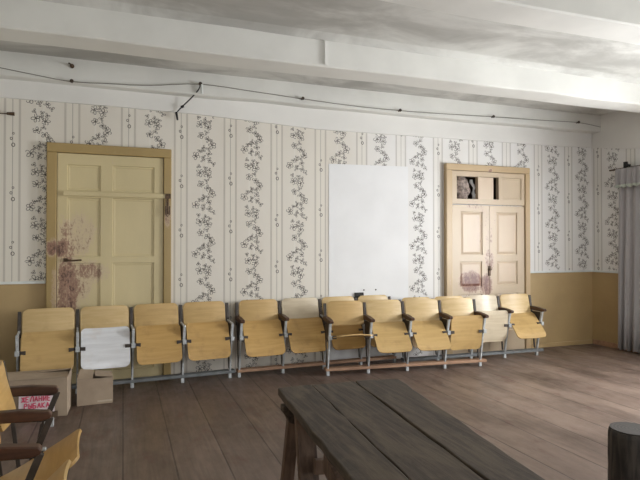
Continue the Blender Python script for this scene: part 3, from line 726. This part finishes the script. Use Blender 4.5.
for y in (2.66, 1.25):      # cross cleats with sawn, rounded ends
    bm = bmesh.new(); p, q = tpt(.0, y), tpt(.97, y)
    zt = ZT-.041
    prof = [(p[0]-.012, zt), (p[0]-.012, zt-.03), (p[0]+.01, zt-.06), (p[0]+.02, zt-.085), (p[0]+.06, zt-.1), (q[0]-.05, zt-.1), (q[0], zt-.06), (q[0], zt)]
    poly_prism(bm, [(x, p[1]-.03, z) for x, z in prof], (0, .06, 0)); link('cleat', bm, M['table'], tb, bevel=.004)
for y in (2.66, 1.25):
    sg_ = 1 if y > 2 else -1
    for u, du in ((.1, -.02), (.9, .02)):
        p = tpt(u, y); q = tpt(u+du*3, y+sg_*.16)
        bm = bmesh.new(); beam(bm, (q[0], q[1], .0), (p[0], p[1]+sg_*.045, ZT-.06), .065, .045, (0, 1, 0)); 
        for v in bm.verts:
            if v.co.z < .02: v.co.z = .0005
        link('leg', bm, M['table_leg'], tb, bevel=.004)
        p = tpt(u+.03, y-sg_*.05); q = tpt(u+.04, y-sg_*.24)
        bm = bmesh.new(); beam(bm, (q[0], q[1], .0), (p[0], p[1], ZT-.06), .10, .035, (0, 1, 0))
        for v in bm.verts:
            if v.co.z < .02: v.co.z = .0005
        link('leg', bm, M['table_leg'], tb, bevel=.004)
bm = bmesh.new(); p, q = tpt(.2, 2.36), tpt(.2, 1.5); beam(bm, (p[0], p[1], .5), (q[0], q[1], .34), .035, .09); link('brace', bm, M['table_leg'], tb, bevel=.004)
bm = bmesh.new(); p, q = tpt(.15, 2.46), tpt(.85, 2.46); beam(bm, (p[0], p[1], .44), (q[0], q[1], .40), .035, .07); link('brace', bm, M['table_leg'], tb, bevel=.004)
tag(tb, 'long dark weathered plank table on trestle legs in the middle foreground', 'table')

# ------------------------------------------------------------------ log
lg = empty('wooden_log', (2.615, 2.20, 0))
bm = bmesh.new(); N = 40; rings = []
for z in (.0008, .06, .15, .25, .35, .42, .47, .492, .5):
    rr = []
    for k in range(N):
        a = 2*math.pi*k/N; p = Vector((math.cos(a)*1.3, math.sin(a)*1.3, z*2))
        r_ = .122*(1+.05*mn.noise(p))+.006*math.sin(a*2)-(.004 if z == .492 else .011 if z == .5 else 0)
        for ck, wd, dp in ((2.35, .06, .02), (3.9, .05, .014), (4.75, .07, .018)):
            dd = abs((a-ck+.12*math.sin(z*9)+math.pi) % (2*math.pi)-math.pi)
            if dd < wd*1.6: r_ -= dp*(1-dd/(wd*1.6))
        rr.append(bm.verts.new((math.cos(a)*r_, math.sin(a)*r_, z)))
    rings.append(rr)
for a, b_ in zip(rings, rings[1:]):
    for k in range(N): bm.faces.new((a[k], a[(k+1) % N], b_[(k+1) % N], b_[k]))
bm.faces.new(rings[0][::-1]); top = rings[-1]
o = link('trunk', bm, M['log'], lg, smooth=True)
bm = bmesh.new(); bm.faces.new([bm.verts.new(v) for v in [(math.cos(2*math.pi*k/N)*.109, math.sin(2*math.pi*k/N)*.109, .5) for k in range(N)]])
r_ = bmesh.ops.extrude_face_region(bm, geom=list(bm.faces)); bmesh.ops.translate(bm, verts=[v for v in r_['geom'] if isinstance(v, bmesh.types.BMVert)], vec=(0, 0, .004))
link('cut_end', bm, M['log_end'], lg)
tag(lg, 'dark upright wooden log with a flat sawn top at the lower right', 'log')

# ------------------------------------------------------------------ light
wld = bpy.data.worlds.new('World'); bpy.context.scene.world = wld; wld.use_nodes = True
bg = wld.node_tree.nodes['Background']; bg.inputs[0].default_value = (.92, .96, 1, 1); bg.inputs[1].default_value = .8
def daylight(name, loc, rot, sx, sy, power, col=(.97, .985, 1)):
    l = bpy.data.lights.new(name, 'AREA'); l.shape = 'RECTANGLE'; l.size = sx; l.size_y = sy; l.energy = power; l.color = col
    o = bpy.data.objects.new(name, l); C.objects.link(o); o.location = loc; o.rotation_euler = rot
    return o
PW_R, PW_R2, PW_B = 320, 110, 48
daylight('daylight', (XR+.2, 3.2, 1.675), (0, R(90), 0), 1.6, 1.35, PW_R)
daylight('daylight', (XR+.2, .9, 1.675), (0, R(90), 0), 1.6, 1.35, PW_R2)
for a in (1.3, 4.1): daylight('daylight', (a, YR-.2, 1.675), (R(90), 0, 0), 1.35, 1.6, PW_B)

# ------------------------------------------------------------------ camera
cam = bpy.data.cameras.new('camera'); cam.sensor_width = 36; cam.lens = 540/640*36; cam.clip_start = .05
co = bpy.data.objects.new('camera', cam); C.objects.link(co); co.location = (0, 0, 1.5)
co.rotation_euler = (R(90)+math.atan(6/540), 0, R(-20))
sc = bpy.context.scene; sc.camera = co
sc.view_settings.view_transform = 'Standard'; sc.view_settings.look = 'None'; sc.view_settings.gamma = 1; sc.view_settings.exposure = .08
